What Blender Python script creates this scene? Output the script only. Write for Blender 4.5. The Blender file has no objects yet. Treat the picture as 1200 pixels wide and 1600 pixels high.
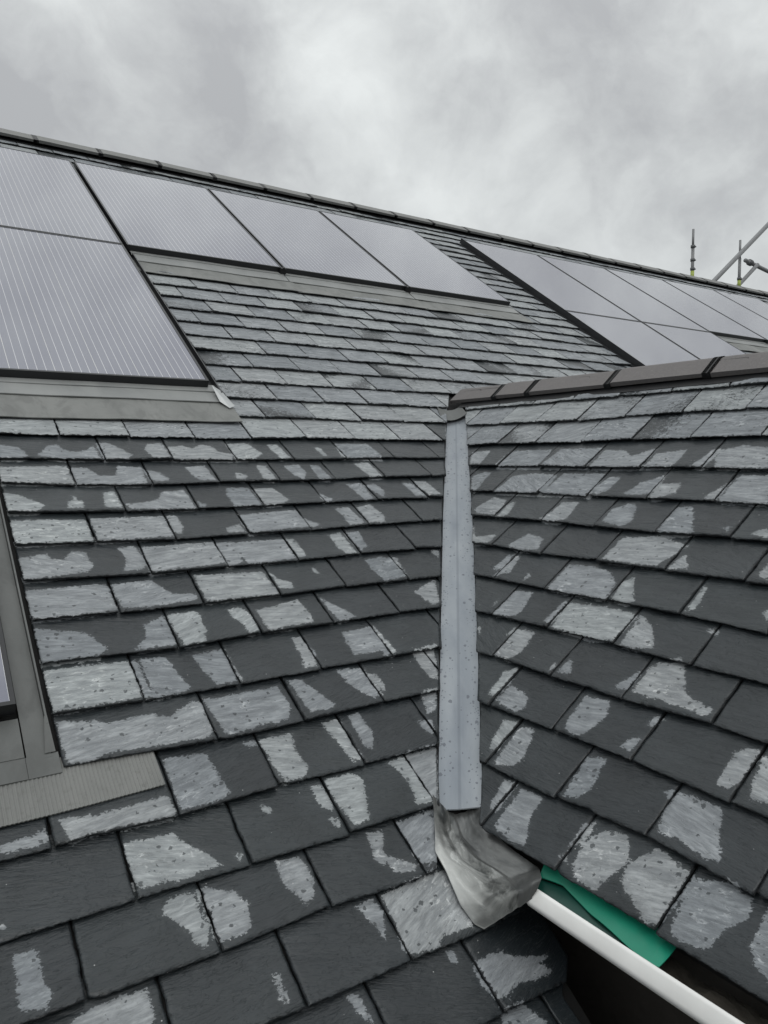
import bpy, math, random
import numpy as np
from mathutils import Vector
random.seed(7); rng = np.random.default_rng(7)
sc = bpy.context.scene
COL = sc.collection
R = math.radians
Z0 = 7.0                                   # eye height above the ground, metres

# ------------------------------------------------------------------ camera
cam = bpy.data.cameras.new('camera'); camo = bpy.data.objects.new('camera', cam); COL.objects.link(camo)
F, YAW, PIT, ROL = 1.17712034, 0.58294774, 0.06921948, -0.0043495
fw = Vector((math.sin(YAW)*math.cos(PIT), math.cos(YAW)*math.cos(PIT), -math.sin(PIT)))
rt = Vector((math.cos(YAW), -math.sin(YAW), 0)); up = rt.cross(fw)
rt, up = rt*math.cos(ROL)+up*math.sin(ROL), up*math.cos(ROL)-rt*math.sin(ROL)
from mathutils import Matrix
M3 = Matrix((rt, up, -fw)).transposed()
camo.matrix_world = Matrix.Translation((0, 0, Z0)) @ M3.to_4x4()
cam.sensor_fit = 'HORIZONTAL'; cam.sensor_width = 36.0; cam.lens = 36.0*F*1000/1200
cam.clip_start = 0.05; cam.clip_end = 3000
sc.camera = camo

# ------------------------------------------------------------------ sky and light
SUN_EL, SUN_AZ = R(52), R(200)
w = bpy.data.worlds.new('World'); sc.world = w; w.use_nodes = True
nt = w.node_tree; N = nt.nodes; L = nt.links; N.clear()
def nd(t, **k):
    n = N.new(t)
    for a, b in k.items(): setattr(n, a, b)
    return n
out = nd('ShaderNodeOutputWorld')
sky = nd('ShaderNodeTexSky', sky_type='NISHITA', sun_disc=False, sun_elevation=SUN_EL, sun_rotation=SUN_AZ)
bg1 = nd('ShaderNodeBackground'); bg1.inputs[1].default_value = 0.06; L.new(sky.outputs[0], bg1.inputs[0])
tc = nd('ShaderNodeTexCoord'); sep = nd('ShaderNodeSeparateXYZ'); L.new(tc.outputs['Generated'], sep.inputs[0])
def mth(op, a, b=None, c=None):
    n = nd('ShaderNodeMath', operation=op)
    for i, x in enumerate((a, b, c)):
        if x is None: continue
        if isinstance(x, (int, float)): n.inputs[i].default_value = x
        else: L.new(x, n.inputs[i])
    return n.outputs[0]
zc = mth('MAXIMUM', sep.outputs[2], 0.0)
den = mth('ADD', zc, 0.55)                  # cloud deck seen in perspective
cx = mth('DIVIDE', sep.outputs[0], den); cy = mth('DIVIDE', sep.outputs[1], den)
cmb = nd('ShaderNodeCombineXYZ'); L.new(cx, cmb.inputs[0]); L.new(cy, cmb.inputs[1]); cmb.inputs[2].default_value = 3.1
n1 = nd('ShaderNodeTexNoise'); n1.inputs['Scale'].default_value = 4.2; n1.inputs['Detail'].default_value = 9; n1.inputs['Roughness'].default_value = .6; n1.inputs['Distortion'].default_value = .1
n2 = nd('ShaderNodeTexNoise'); n2.inputs['Scale'].default_value = 1.3; n2.inputs['Detail'].default_value = 4; n2.inputs['Roughness'].default_value = .5
L.new(cmb.outputs[0], n1.inputs['Vector']); L.new(cmb.outputs[0], n2.inputs['Vector'])
n3 = nd('ShaderNodeTexNoise'); n3.inputs['Scale'].default_value = 5.0; n3.inputs['Detail'].default_value = 6; L.new(tc.outputs['Generated'], n3.inputs['Vector'])
wv_ = nd('ShaderNodeVectorMath', operation='MULTIPLY_ADD'); sb_ = nd('ShaderNodeVectorMath', operation='SUBTRACT'); L.new(n3.outputs['Color'], sb_.inputs[0]); sb_.inputs[1].default_value = (.5, .5, .5)
L.new(sb_.outputs[0], wv_.inputs[0]); wv_.inputs[1].default_value = (.16, .16, .16); L.new(tc.outputs['Generated'], wv_.inputs[2])
wn_ = nd('ShaderNodeVectorMath', operation='NORMALIZE'); L.new(wv_.outputs[0], wn_.inputs[0]); wrp = wn_.outputs[0]
n4 = nd('ShaderNodeTexNoise'); n4.inputs['Scale'].default_value = 8.5; n4.inputs['Detail'].default_value = 10; n4.inputs['Roughness'].default_value = .58; L.new(wrp, n4.inputs['Vector'])
mixn = mth('ADD', mth('ADD', mth('MULTIPLY', n1.outputs[0], .36), mth('MULTIPLY', n2.outputs[0], .22)), mth('MULTIPLY', n4.outputs[0], .42))
for dx, dy, dz, am, kk in [(0.323, 0.839, 0.437, -0.19, 110.0), (0.154, 0.916, 0.37, -0.15, 130.0), (0.401, 0.839, 0.367, -0.07, 400.0), (0.481, 0.78, 0.401, 0.045, 59.2), (0.254, 0.843, 0.473, 0.03, 39.1), (0.672, 0.601, 0.432, -0.012, 20.7), (0.798, 0.523, 0.301, -0.012, 44.4), (0.577, 0.758, 0.305, 0.03, 44.4), (0.269, 0.876, 0.4, 0.035, 816.3)]:   # banks of thicker and thinner cloud
    dt = nd('ShaderNodeVectorMath', operation='DOT_PRODUCT'); L.new(wrp, dt.inputs[0]); dt.inputs[1].default_value = (dx, dy, dz)
    mixn = mth('ADD', mixn, mth('MULTIPLY', mth('EXPONENT', mth('MULTIPLY', mth('SUBTRACT', 1.0, dt.outputs['Value']), -2*kk)), am))
ramp = nd('ShaderNodeValToRGB'); L.new(mixn, ramp.inputs[0])
cr = ramp.color_ramp; cr.elements[0].position = .37; cr.elements[0].color = (.40, .41, .42, 1)
cr.elements[1].position = .655; cr.elements[1].color = (.70, .725, .72, 1)
e = cr.elements.new(.455); e.color = (.485, .50, .505, 1)
e = cr.elements.new(.53); e.color = (.575, .595, .595, 1)
gain = mth('ADD', mth('MULTIPLY', mth('POWER', zc, 3.0), 1.25), 1.0)   # an overcast sky is brighter overhead
mul = nd('ShaderNodeVectorMath', operation='SCALE'); L.new(ramp.outputs[0], mul.inputs[0]); L.new(gain, mul.inputs['Scale'])
bg2 = nd('ShaderNodeBackground'); L.new(mul.outputs[0], bg2.inputs[0]); bg2.inputs[1].default_value = 1.0
mx = nd('ShaderNodeMixShader'); mx.inputs[0].default_value = .93
L.new(bg1.outputs[0], mx.inputs[1]); L.new(bg2.outputs[0], mx.inputs[2]); L.new(mx.outputs[0], out.inputs[0])

sl = bpy.data.lights.new('sun', 'SUN'); so = bpy.data.objects.new('sun', sl); COL.objects.link(so)
sl.energy = 0.6; sl.angle = R(35); sl.color = (1, .97, .93)
sd = Vector((math.sin(SUN_AZ)*math.cos(SUN_EL), math.cos(SUN_AZ)*math.cos(SUN_EL), math.sin(SUN_EL)))
so.rotation_euler = sd.to_track_quat('Z', 'Y').to_euler(); so.location = (0, -5, 20)
sc.view_settings.view_transform = 'Standard'; sc.view_settings.look = 'None'
sc.view_settings.exposure = 0.16; sc.view_settings.gamma = 1.0; sc.view_settings.use_curve_mapping = False

# ------------------------------------------------------------------ the two roof planes (metres)
K = .8
PA_, PB_ = 0.5912197731674176, 0.7009118467663898          # pitches
G, GB = .16, 0.1505054490688717                            # slate gauges
class Plane:
    def __init__(s, o, U, D, Nn): s.o, s.U, s.D, s.N = [np.array(x, float) for x in (o, U, D, Nn)]
    def P(s, u, v, h=0):
        u, v, h = np.broadcast_arrays(np.asarray(u, float), np.asarray(v, float), np.asarray(h, float))
        return s.o + u[..., None]*s.U + v[..., None]*s.D + h[..., None]*s.N
    def p(s, u, v, h=0): return tuple(float(c) for c in s.P(u, v, h))
RA = Plane((0, 3.0996899, 0.18599706+Z0), (1, 0, 0), (0, -math.cos(PA_), -math.sin(PA_)), (0, -math.sin(PA_), math.cos(PA_)))
RB = Plane((2.57712444, 0, 0.25611508+Z0), (0, -1, 0), (-math.cos(PB_), 0, -math.sin(PB_)), (-math.sin(PB_), 0, math.cos(PB_)))
PATCH_A = "331,233 388,253 405,313 389,327 320,326;441,313 483,241 516,230 531,272 570,293 606,272 635,239 641,328 520,333;651,213 696,217 757,307 739,335 654,334;836,225 894,213 894,329 834,329 819,270;910,247 970,235 1002,257 1052,222 1088,233 1099,280 1152,303 1137,344 910,336;1155,213 1248,207 1287,291 1244,331 1157,344;1337,218 1384,209 1395,327 1354,338;1554,240 1578,239 1575,315 1559,315;1667,205 1845,202 1855,341 1648,327;315,370 520,363 526,479 304,467;534,373 587,374 618,434 677,436 698,365 775,377 769,492 535,483;782,391 833,419 854,471 789,478;941,379 1020,365 1024,476 966,478;1129,426 1160,448 1142,480 1111,468;1234,376 1268,377 1267,484 1220,482;1352,378 1419,374 1423,432 1392,488 1364,453;1471,375 1508,375 1516,487 1465,486;1693,365 1765,353 1773,476 1714,479;299,515 352,535 417,599 394,628 286,624;493,577 532,579 528,620 486,617;509,546 521,547 512,568;614,529 646,525 650,628 599,624;670,605 730,600 784,584 816,529 893,522 897,644 680,633;922,602 939,622 933,640 917,636;1058,519 1141,518 1147,640 1048,638 1043,569;1155,533 1239,522 1270,611 1231,639 1166,641;1423,577 1460,621 1440,633 1409,623;1580,512 1652,508 1647,621 1604,629;1659,524 1718,517 1730,568 1700,623;296,657 525,671 526,789 293,785;545,667 777,672 777,789 544,794;794,668 822,670 826,733 807,780 789,764;974,763 1022,745 1031,786 967,786;1049,686 1279,668 1283,780 1045,796 1038,732;1283,722 1334,771 1303,782 1281,771;1450,673 1511,667 1525,781 1458,785 1460,725;1553,669 1620,656 1637,738 1615,778 1544,772;290,846 387,828 395,858 430,862 459,825 494,832 502,908 480,932 298,945;600,825 646,817 662,913 636,940 588,941 609,884;664,827 909,822 908,943 661,958;913,827 964,827 963,942 913,960;973,833 1166,831 1154,948 988,953 972,901;1166,831 1200,838 1202,936 1165,949;1350,824 1402,816 1401,941 1365,946 1350,908;1418,825 1478,817 1464,911 1424,934;294,978 524,980 534,1101 301,1104;541,986 655,980 702,1059 768,1069 765,1093 652,1100 548,1097;795,979 1019,989 1029,1108 795,1109 793,1036;1044,1000 1057,1039 1093,1063 1083,1093 1048,1088;1204,996 1214,1006 1211,1034 1201,1021;1428,980 1508,971 1440,1095 1423,1041;301,1131 365,1148 433,1173 472,1246 448,1265 297,1262;615,1154 655,1141 659,1258 548,1261 585,1219 593,1170;666,1136 752,1137 753,1225 735,1267 675,1268 668,1196;849,1146 892,1141 908,1198 903,1252 874,1260 871,1212 852,1181;935,1167 1085,1136 1096,1216 1086,1250 937,1258;1169,1145 1245,1248 1180,1259;1176,1302 1294,1294 1298,1353 1270,1404 1166,1403 1167,1356;302,1280 537,1292 545,1426 298,1424;551,1286 618,1293 631,1373 645,1415 628,1428 555,1434;692,1302 783,1295 790,1425 722,1421 704,1365;1003,1291 1038,1297 1043,1372 1021,1419 985,1418 1003,1364;312,1447 399,1468 432,1487 473,1477 535,1481 570,1500 639,1464 663,1469 662,1565 643,1585 510,1575 393,1567 369,1583 318,1574 317,1524;674,1461 885,1463 890,1534 867,1579 693,1588 688,1550;926,1449 961,1450 983,1503 1014,1569 975,1577 937,1573;1084,1445 1170,1450 1176,1565 1140,1569 1100,1511;1173,1477 1200,1489 1199,1533 1187,1556;524,1612 624,1620 631,1674 642,1750 618,1761 528,1759;731,1615 759,1620 755,1631 742,1631;773,1619 863,1621 846,1673 859,1727 843,1752 785,1755 778,1685;965,1608 1011,1606 1014,1749 986,1747 975,1681 965,1641;1047,1606 1080,1602 1078,1636 1086,1672 1055,1729 1040,1709;160,1735 219,1732 248,1722 247,1752 181,1753 158,1749;276,1708 348,1722 416,1722 502,1718 511,1754 506,1770 406,1763 340,1759 286,1761;391,1798 492,1806 518,1842 542,1869 569,1909 519,1908 503,1917 425,1905 392,1905 389,1864;710,1795 728,1811 721,1819 709,1810;848,1782 875,1782 879,1842 868,1862 849,1838;856,1881 874,1889 863,1909 855,1901;886,1779 976,1777 985,1807 944,1912 904,1918 892,1851;610,1897 619,1898 612,1911;428,1966 454,1943 494,1946 496,1993 502,2029 485,2062 471,2054 470,2024 452,1998;504,1946 529,1944 551,1962 576,1971 593,2006 585,2055 566,2062 524,2063 513,2056;689,1940 747,1944 751,2000 736,2041 712,2051 705,2022 689,1987;928,1942 971,1947 927,2027 916,2015;142,1894 150,1896 150,1908 141,1902;158,1957 193,1958 194,1985 197,2021 205,2052 193,2067 156,2055 158,2017;228,2105 263,2091 318,2090 364,2093 365,2137 350,2170 216,2116;598,2149 602,2157 605,2201 598,2216 592,2190;825,2090 867,2089 876,2119 846,2173 846,2145;723,2246 744,2248 748,2305 734,2282;1314,1584 1359,1588 1321,1648 1289,1653;1240,1676 1283,1681 1260,1727 1242,1711;1082,1773 1154,1766 1248,1764 1150,1918 1087,1914 1101,1889 1104,1815;1018,1939 1083,1936 1140,1934 1059,2062 1071,2066 1011,2054 1018,1988;939,2006 977,2035 1004,2052 992,2064 942,2048;894,2087 1032,2082 1078,2085 1069,2155 1067,2201 1058,2220 976,2213 956,2231 898,2227 874,2212 891,2154;972,2247 984,2249 985,2273 975,2270;1019,2289 1095,2293 1123,2318 1194,2340 1159,2345 1176,2373 1130,2370 1090,2361 1045,2371 1019,2370 1008,2323;1019,2393 1078,2400 1102,2439 1108,2454 1018,2418;1535,1167 1653,1115 1594,1235 1557,1245;1371,1430 1460,1419 1388,1549 1365,1531;1504,980 1562,977 1539,1091 1436,1103;1302,1594 1356,1594 1335,1627;1859,515 1901,516 1915,619 1866,616;1916,505 1984,507 1994,616 1932,619;1736,959 1774,953 1745,998;1295,1359 1302,1368 1301,1423 1257,1428"
PATCH_B = "-2492,456 -2486,341 -2249,335 -2228,458;-2743,347 -2627,338 -2603,439 -2666,439;-2210,458 -2194,337 -1981,332 -1976,456;-1957,461 -1959,342 -1861,354 -1809,391 -1730,339 -1729,453;-1716,453 -1709,375 -1606,351 -1597,402 -1604,444;-1528,448 -1496,353 -1467,354 -1480,451;-1465,403 -1461,354 -1406,331 -1312,350 -1267,449 -1435,451;-2589,516 -2543,482 -2498,486 -2474,607 -2496,618;-2350,621 -2336,510 -2259,488 -2095,495 -2088,617;-2088,617 -2069,485 -1867,482 -1853,613;-1860,570 -1841,499 -1791,498 -1791,575 -1830,603;-1713,589 -1683,529 -1610,477 -1596,567 -1644,593;-1598,607 -1596,534 -1529,524 -1516,578 -1581,613;-1404,595 -1369,526 -1361,511 -1360,597;-1350,606 -1346,477 -1255,476 -1194,610;-2381,722 -2343,641 -2254,655 -2231,748 -2338,747;-2215,756 -2221,672 -2194,661 -2171,743;-1990,744 -1950,680 -1939,705 -1961,750;-1972,756 -1960,646 -1886,641 -1872,733 -1916,758;-1707,734 -1715,671 -1672,632 -1634,641 -1602,724 -1624,749;-1475,763 -1477,637 -1428,634 -1360,750 -1392,760;-1277,720 -1255,713 -1257,731;-1182,736 -1150,706 -1133,743;-2318,812 -2240,877 -2145,848 -2143,892 -2219,911;-2035,895 -1994,822 -1910,837 -1886,899 -1972,911;-1596,902 -1591,791 -1466,769 -1355,797 -1376,848 -1401,899;-1354,904 -1340,836 -1299,895;-1095,884 -1091,836 -1066,891;-2024,1009 -2012,934 -1989,930 -1985,995 -2010,1015;-1986,1043 -1972,931 -1954,933 -1933,1018;-1844,1041 -1850,1004 -1833,1016;-1716,1054 -1719,936 -1623,928 -1553,938 -1499,984 -1492,1050 -1602,1052;-1466,1044 -1476,973 -1451,948 -1426,997 -1393,1042 -1424,1055;-1222,1041 -1224,938 -1218,941 -1205,1019;-1030,997 -1023,984 -1005,1024;-1852,1199 -1850,1080 -1780,1074 -1754,1162 -1774,1192;-1637,1176 -1631,1086 -1609,1088 -1612,1183;-1598,1193 -1609,1088 -1487,1075 -1360,1078 -1369,1184 -1450,1200;-1341,1195 -1347,1081 -1300,1107 -1242,1179 -1298,1195;-1145,1080 -1117,1073 -1112,1092;-1892,1171 -1892,1134 -1884,1162;-1882,1264 -1874,1255 -1848,1284;-1729,1341 -1731,1226 -1657,1221 -1640,1302 -1664,1342;-1748,1258 -1741,1222 -1733,1241;-1502,1337 -1499,1308 -1491,1328;-1469,1333 -1462,1277 -1431,1327;-1276,1329 -1243,1252 -1234,1282 -1242,1318;-1637,1472 -1656,1384 -1625,1356 -1605,1412 -1613,1475;-1600,1483 -1592,1420 -1517,1431 -1498,1471 -1516,1489;-1341,1475 -1347,1374 -1273,1365 -1256,1407 -1277,1482 -1313,1491;-1276,1329 -1241,1263 -1232,1271 -1240,1306 -1262,1326;-1220,1321 -1221,1223 -1153,1193 -1091,1288 -1032,1303 -1054,1325 -1144,1321;-1045,1326 -1017,1300 -1008,1318 -1030,1331;-1140,1391 -1130,1362 -1110,1365 -1130,1392;-1161,1477 -1146,1442 -1131,1436 -1134,1476;-1515,1612 -1537,1525 -1494,1515 -1485,1617;-1462,1650 -1474,1525 -1433,1515 -1395,1607 -1414,1635;-1219,1644 -1233,1531 -1188,1517 -1172,1591 -1182,1632;-910,1471 -915,1379 -866,1360 -870,1442 -888,1478;-1006,1531 -988,1519 -993,1545;-839,1477 -858,1378 -848,1369 -800,1475;-1389,1756 -1407,1679 -1369,1667 -1366,1755;-1342,1791 -1345,1676 -1277,1671 -1274,1730 -1235,1793 -1270,1801;-1134,1742 -1137,1683 -1112,1666 -1117,1725;-1137,1777 -1126,1759 -1118,1776;-1096,1781 -1106,1728 -1087,1676 -1036,1660 -999,1706 -1009,1743 -1021,1800 -1067,1797;-985,1753 -989,1709 -957,1657 -856,1677 -870,1792 -895,1799;-843,1796 -850,1752 -851,1674 -795,1651 -751,1662 -741,1697 -762,1729 -777,1787;-712,1738 -717,1657 -663,1776 -694,1759;-967,1626 -984,1568 -978,1523 -881,1520 -867,1561 -828,1625 -858,1633 -924,1620"
ROWS_A = {1: [(0.339, 0.1646), (0.516, 0.1707), (0.759, 0.1759), (1.014, 0.1795), (1.267, 0.1791), (1.524, 0.1712), (1.76, 0.1717), (1.949, 0.1762)], 2: [(0.321, 0.3221), (0.649, 0.3386), (0.905, 0.3366), (1.153, 0.3432), (1.392, 0.3407), (1.598, 0.3374), (1.864, 0.3317)], 3: [(0.305, 0.4632), (0.525, 0.4862), (0.785, 0.4966), (1.031, 0.4899), (1.275, 0.4858), (1.526, 0.4876), (1.784, 0.477)], 4: [(0.286, 0.6261), (0.652, 0.6454), (0.91, 0.645), (1.154, 0.6437), (1.397, 0.6385), (1.659, 0.6324)], 5: [(0.277, 0.7838), (0.535, 0.7956), (0.785, 0.8047), (1.034, 0.7995), (1.283, 0.8005), (1.539, 0.7878)], 6: [(0.29, 0.9441), (0.656, 0.9603), (0.91, 0.9579), (1.164, 0.9581), (1.405, 0.9497)], 7: [(0.301, 1.1041), (0.537, 1.1103), (0.789, 1.1163), (1.041, 1.1117), (1.292, 1.1098)], 8: [(0.297, 1.2658), (0.661, 1.2733), (0.916, 1.2638), (1.168, 1.2633), (1.353, 1.2581)], 9: [(0.302, 1.426), (0.547, 1.4386), (0.793, 1.4356)], 10: [(0.311, 1.5792), (0.669, 1.6004), (0.924, 1.5969), (1.169, 1.5931)], 11: [(0.156, 1.7683), (0.269, 1.7689), (0.515, 1.771), (0.769, 1.7676), (1.018, 1.7669)], 12: [(0.138, 1.9278), (0.384, 1.9287), (0.634, 1.9292), (0.882, 1.9315), (0.982, 1.9318)], 13: [(0.257, 2.0801), (0.506, 2.0818), (0.758, 2.0766), (0.9, 2.0808)], 14: [(0.564, 2.2318), (0.623, 2.2347), (0.813, 2.2389)]}
ROWS_B = {1: [(-2.979, 0.1314), (-2.742, 0.1464), (-2.455, 0.1464), (-2.225, 0.1535), (-1.966, 0.1456), (-1.735, 0.1354), (-1.476, 0.1439)], 2: [(-2.823, 0.3), (-2.358, 0.2974), (-2.097, 0.2994), (-1.859, 0.2939), (-1.61, 0.2925), (-1.341, 0.292)], 3: [(-2.68, 0.448), (-2.241, 0.4486), (-1.965, 0.4555), (-1.733, 0.4528), (-1.484, 0.4499), (-1.266, 0.4577)], 4: [(-2.518, 0.6167), (-2.105, 0.6127), (-1.85, 0.6125), (-1.6, 0.6089), (-1.359, 0.6055), (-1.196, 0.6111)], 5: [(-2.377, 0.7616), (-2.004, 0.7543), (-1.729, 0.7595), (-1.474, 0.7614), (-1.235, 0.76), (-1.13, 0.7556)], 6: [(-2.24, 0.9051), (-1.866, 0.9121), (-1.615, 0.9086), (-1.365, 0.9114), (-1.113, 0.9071)], 7: [(-2.094, 1.0547), (-2.002, 1.051), (-1.725, 1.0577), (-1.489, 1.0518), (-1.242, 1.0556), (-0.993, 1.0561)], 8: [(-1.948, 1.2061), (-1.863, 1.2012), (-1.619, 1.1976), (-1.369, 1.1989), (-1.119, 1.2024), (-0.927, 1.2026)], 9: [(-1.81, 1.35), (-1.752, 1.3468), (-1.491, 1.3507), (-1.239, 1.3526), (-0.993, 1.3458), (-0.86, 1.3486)], 10: [(-1.623, 1.5025), (-1.367, 1.5), (-1.114, 1.4994), (-0.864, 1.5028), (-0.79, 1.5031)], 11: [(-1.508, 1.6634), (-1.24, 1.6572), (-0.99, 1.6476), (-0.736, 1.6554)], 12: [(-1.372, 1.8094), (-1.119, 1.808), (-0.867, 1.8095), (-0.65, 1.8109)]}
# ------------------------------------------------------------------ materials
def mat(name, build):
    m = bpy.data.materials.new(name); m.use_nodes = True
    t = m.node_tree; b = t.nodes['Principled BSDF']
    class H: pass
    h = H(); h.t = t; h.b = b
    def node(ty, **k):
        n = t.nodes.new(ty)
        for a, c in k.items():
            if a == 'ins':
                for kk, vv in c.items():
                    if isinstance(vv, bpy.types.NodeSocket): t.links.new(vv, n.inputs[kk])
                    else: n.inputs[kk].default_value = vv
            else: setattr(n, a, c)
        return n
    h.n = node
    def link(a, s): t.links.new(a, b.inputs[s])
    h.link = link
    def ramp(f, stops):
        n = node('ShaderNodeValToRGB'); t.links.new(f, n.inputs[0]); r = n.color_ramp
        while len(r.elements) < len(stops): r.elements.new(.5)
        for e_, (q, c) in zip(r.elements, stops):
            e_.position = q; e_.color = (c, c, c, 1) if isinstance(c, (int, float)) else (*c, 1)
        return n.outputs[0]
    h.ramp = ramp
    def noise(vec, scale, detail=5, rough=.55, dist=0):
        n = node('ShaderNodeTexNoise', ins={'Scale': scale, 'Detail': detail, 'Roughness': rough, 'Distortion': dist})
        if vec is not None: t.links.new(vec, n.inputs['Vector'])
        return n.outputs[0]
    h.noise = noise
    def math_(op, a, c=0.0, d=None):
        ins = {0: a, 1: c}
        if d is not None: ins[2] = d
        return node('ShaderNodeMath', operation=op, ins=ins).outputs[0]
    h.math = math_
    def mix(f, a, c):
        n = node('ShaderNodeMix', data_type='RGBA')
        for s, v in ((0, f), (6, a), (7, c)):
            if isinstance(v, bpy.types.NodeSocket): t.links.new(v, n.inputs[s])
            elif s == 0: n.inputs[0].default_value = v
            else: n.inputs[s].default_value = (*v, 1)
        return n.outputs[2]
    h.mix = mix
    def mapping(vec, scale=(1, 1, 1), rot=(0, 0, 0)):
        n = node('ShaderNodeMapping', ins={'Scale': scale, 'Rotation': rot}); t.links.new(vec, n.inputs['Vector']); return n.outputs[0]
    h.mapping = mapping
    def bump(height, strength=.3, dist=.01, normal=None):
        n = node('ShaderNodeBump', ins={'Strength': strength, 'Distance': dist, 'Height': height})
        if normal is not None: t.links.new(normal, n.inputs['Normal'])
        return n.outputs[0]
    h.bump = bump
    h.obj = lambda: node('ShaderNodeTexCoord').outputs['Object']
    def attr(a):
        return node('ShaderNodeAttribute', attribute_name=a)
    h.attr = attr
    build(h); return m

def slate_mat(h):
    st = h.attr('st').outputs['Vector']; dry = h.attr('dry').outputs['Fac']; rnd = h.attr('rnd').outputs['Fac']
    # riven grain: fine ridges drawn out along the bed
    m1 = h.mapping(st, (9, 46, 1), (0, 0, R(-14))); g1 = h.noise(m1, 1.0, 8, .62, .5)
    m2 = h.mapping(st, (30, 150, 1), (0, 0, R(-10))); g2 = h.noise(m2, 1.0, 4, .6, .2)
    g3 = h.noise(st, 7, 4, .5, .3)
    # split layers: stepped sheets of stone with thin bright edges
    nl = h.noise(h.mapping(st, (7, 22, 1), (0, 0, R(-16))), 1.0, 7, .6, .6)
    fr = h.math('FRACT', h.math('MULTIPLY', nl, 11.0))
    stepn = h.math('SUBTRACT', h.math('MULTIPLY', nl, 11.0), h.math('SUBTRACT', fr, h.ramp(fr, [(0, 0), (.07, 1)])))
    ln = h.ramp(fr, [(0, 0), (.015, 1), (.05, 1), (.085, 0)])
    # dried patches: a ragged rim round each patch
    e1 = h.noise(st, 48, 7, .68); e2 = h.noise(h.mapping(st, (130, 210, 1), (0, 0, R(-14))), 1.0, 4, .65)
    d = h.math('ADD', dry, h.math('MULTIPLY', h.math('SUBTRACT', e1, .5), .028))
    d = h.math('ADD', d, h.math('MULTIPLY', h.math('SUBTRACT', e2, .5), .026))
    core = h.n('ShaderNodeClamp', ins={0: h.math('MULTIPLY_ADD', d, 800, .5)}).outputs[0]
    halo = h.n('ShaderNodeClamp', ins={0: h.math('MULTIPLY_ADD', d, 75, .8)}).outputs[0]
    inner = h.n('ShaderNodeClamp', ins={0: h.math('MULTIPLY_ADD', h.math('ADD', d, h.math('MULTIPLY', h.math('SUBTRACT', g3, .5), .06)), 60, .4)}).outputs[0]
    mask = h.math('ADD', h.math('MULTIPLY', core, h.math('MULTIPLY_ADD', inner, .22, .72)), h.math('MULTIPLY', halo, .06))
    # pits that stay wet inside the dried patches
    vo = h.n('ShaderNodeTexVoronoi', ins={'Scale': 58.0, 'Randomness': 1.0}); wv = h.n('ShaderNodeTexNoise', ins={'Scale': 160.0, 'Detail': 2.0}); h.t.links.new(st, wv.inputs['Vector'])
    wj = h.n('ShaderNodeVectorMath', operation='MULTIPLY_ADD'); h.t.links.new(wv.outputs['Color'], wj.inputs[0]); wj.inputs[1].default_value = (.012, .012, 0); h.t.links.new(st, wj.inputs[2]); h.t.links.new(wj.outputs[0], vo.inputs['Vector'])
    vsel = h.n('ShaderNodeSeparateColor'); h.t.links.new(vo.outputs['Color'], vsel.inputs[0])
    pitm = h.n('ShaderNodeClamp', ins={0: h.math('MULTIPLY', h.math('SUBTRACT', vo.outputs['Distance'], h.math('MULTIPLY_ADD', h.math('POWER', vsel.outputs[1], 2.5), .26, .06)), 25.0)}).outputs[0]
    keep = h.math('GREATER_THAN', vsel.outputs[0], .66)
    pit = h.math('MAXIMUM', pitm, keep)
    mask = h.math('MULTIPLY', mask, h.math('MULTIPLY_ADD', pit, .75, .25))
    wetc = h.mix(h.ramp(g3, [(.3, 0), (.7, 1)]), (.008, .0115, .0145), (.023, .029, .0335))
    wetc = h.mix(h.math('MULTIPLY', g1, .55), wetc, (.031, .037, .038))
    dryc = h.mix(h.ramp(g1, [(.33, 0), (.66, 1)]), (.185, .195, .204), (.385, .40, .408))
    dryc = h.mix(h.math('MULTIPLY', h.ramp(g2, [(.42, 0), (.62, 1)]), .55), dryc, (.165, .176, .184))
    wetc = h.mix(h.math('MULTIPLY', ln, .5), wetc, (.075, .083, .085))
    dryc = h.mix(h.math('MULTIPLY', ln, .55), dryc, (.43, .44, .44))
    # pale scuffs and lime specks
    sc1 = h.noise(h.mapping(st, (26, 60, 1), (0, 0, R(35))), 1.0, 6, .7, 1.2)
    big = h.ramp(h.noise(st, 5.0, 2), [(.46, 0), (.60, 1)])
    scuff = h.math('MULTIPLY', h.ramp(sc1, [(.56, 0), (.64, 1)]), big)
    dryc = h.mix(h.math('MULTIPLY', scuff, .7), dryc, (.62, .63, .63))
    v2 = h.n('ShaderNodeTexVoronoi', ins={'Scale': 60.0}); h.t.links.new(st, v2.inputs['Vector'])
    s2 = h.n('ShaderNodeSeparateColor'); h.t.links.new(v2.outputs['Color'], s2.inputs[0])
    speck = h.math('MULTIPLY', h.math('LESS_THAN', v2.outputs['Distance'], .075), h.math('GREATER_THAN', s2.outputs[1], .93))
    rim = h.attr('rim').outputs['Fac']
    fl = h.noise(h.mapping(st, (60, 95, 1), (0, 0, R(-20))), 1.0, 5, .65, .8)
    flk = h.math('ADD', rim, h.math('MULTIPLY', h.math('SUBTRACT', fl, .5), .042))
    flake = h.n('ShaderNodeClamp', ins={0: h.math('MULTIPLY_ADD', flk, 500, .3)}).outputs[0]   # 0 on the dressed edge, 1 on the face
    mask = h.math('MULTIPLY', mask, flake)
    colr = h.mix(mask, wetc, dryc)
    colr = h.mix(h.math('MULTIPLY', h.math('SUBTRACT', 1.0, flake), .55), colr, (.016, .017, .018))
    # each slate a shade of its own, some greener, some bluer
    tint = h.ramp(rnd, [(0, (.70, .73, .76)), (.35, (.90, .92, .945)), (.7, (1.03, 1.04, 1.04)), (1, (1.12, 1.15, 1.14))])
    mm = h.n('ShaderNodeMix', data_type='RGBA', blend_type='MULTIPLY'); mm.inputs[0].default_value = 1
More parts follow.
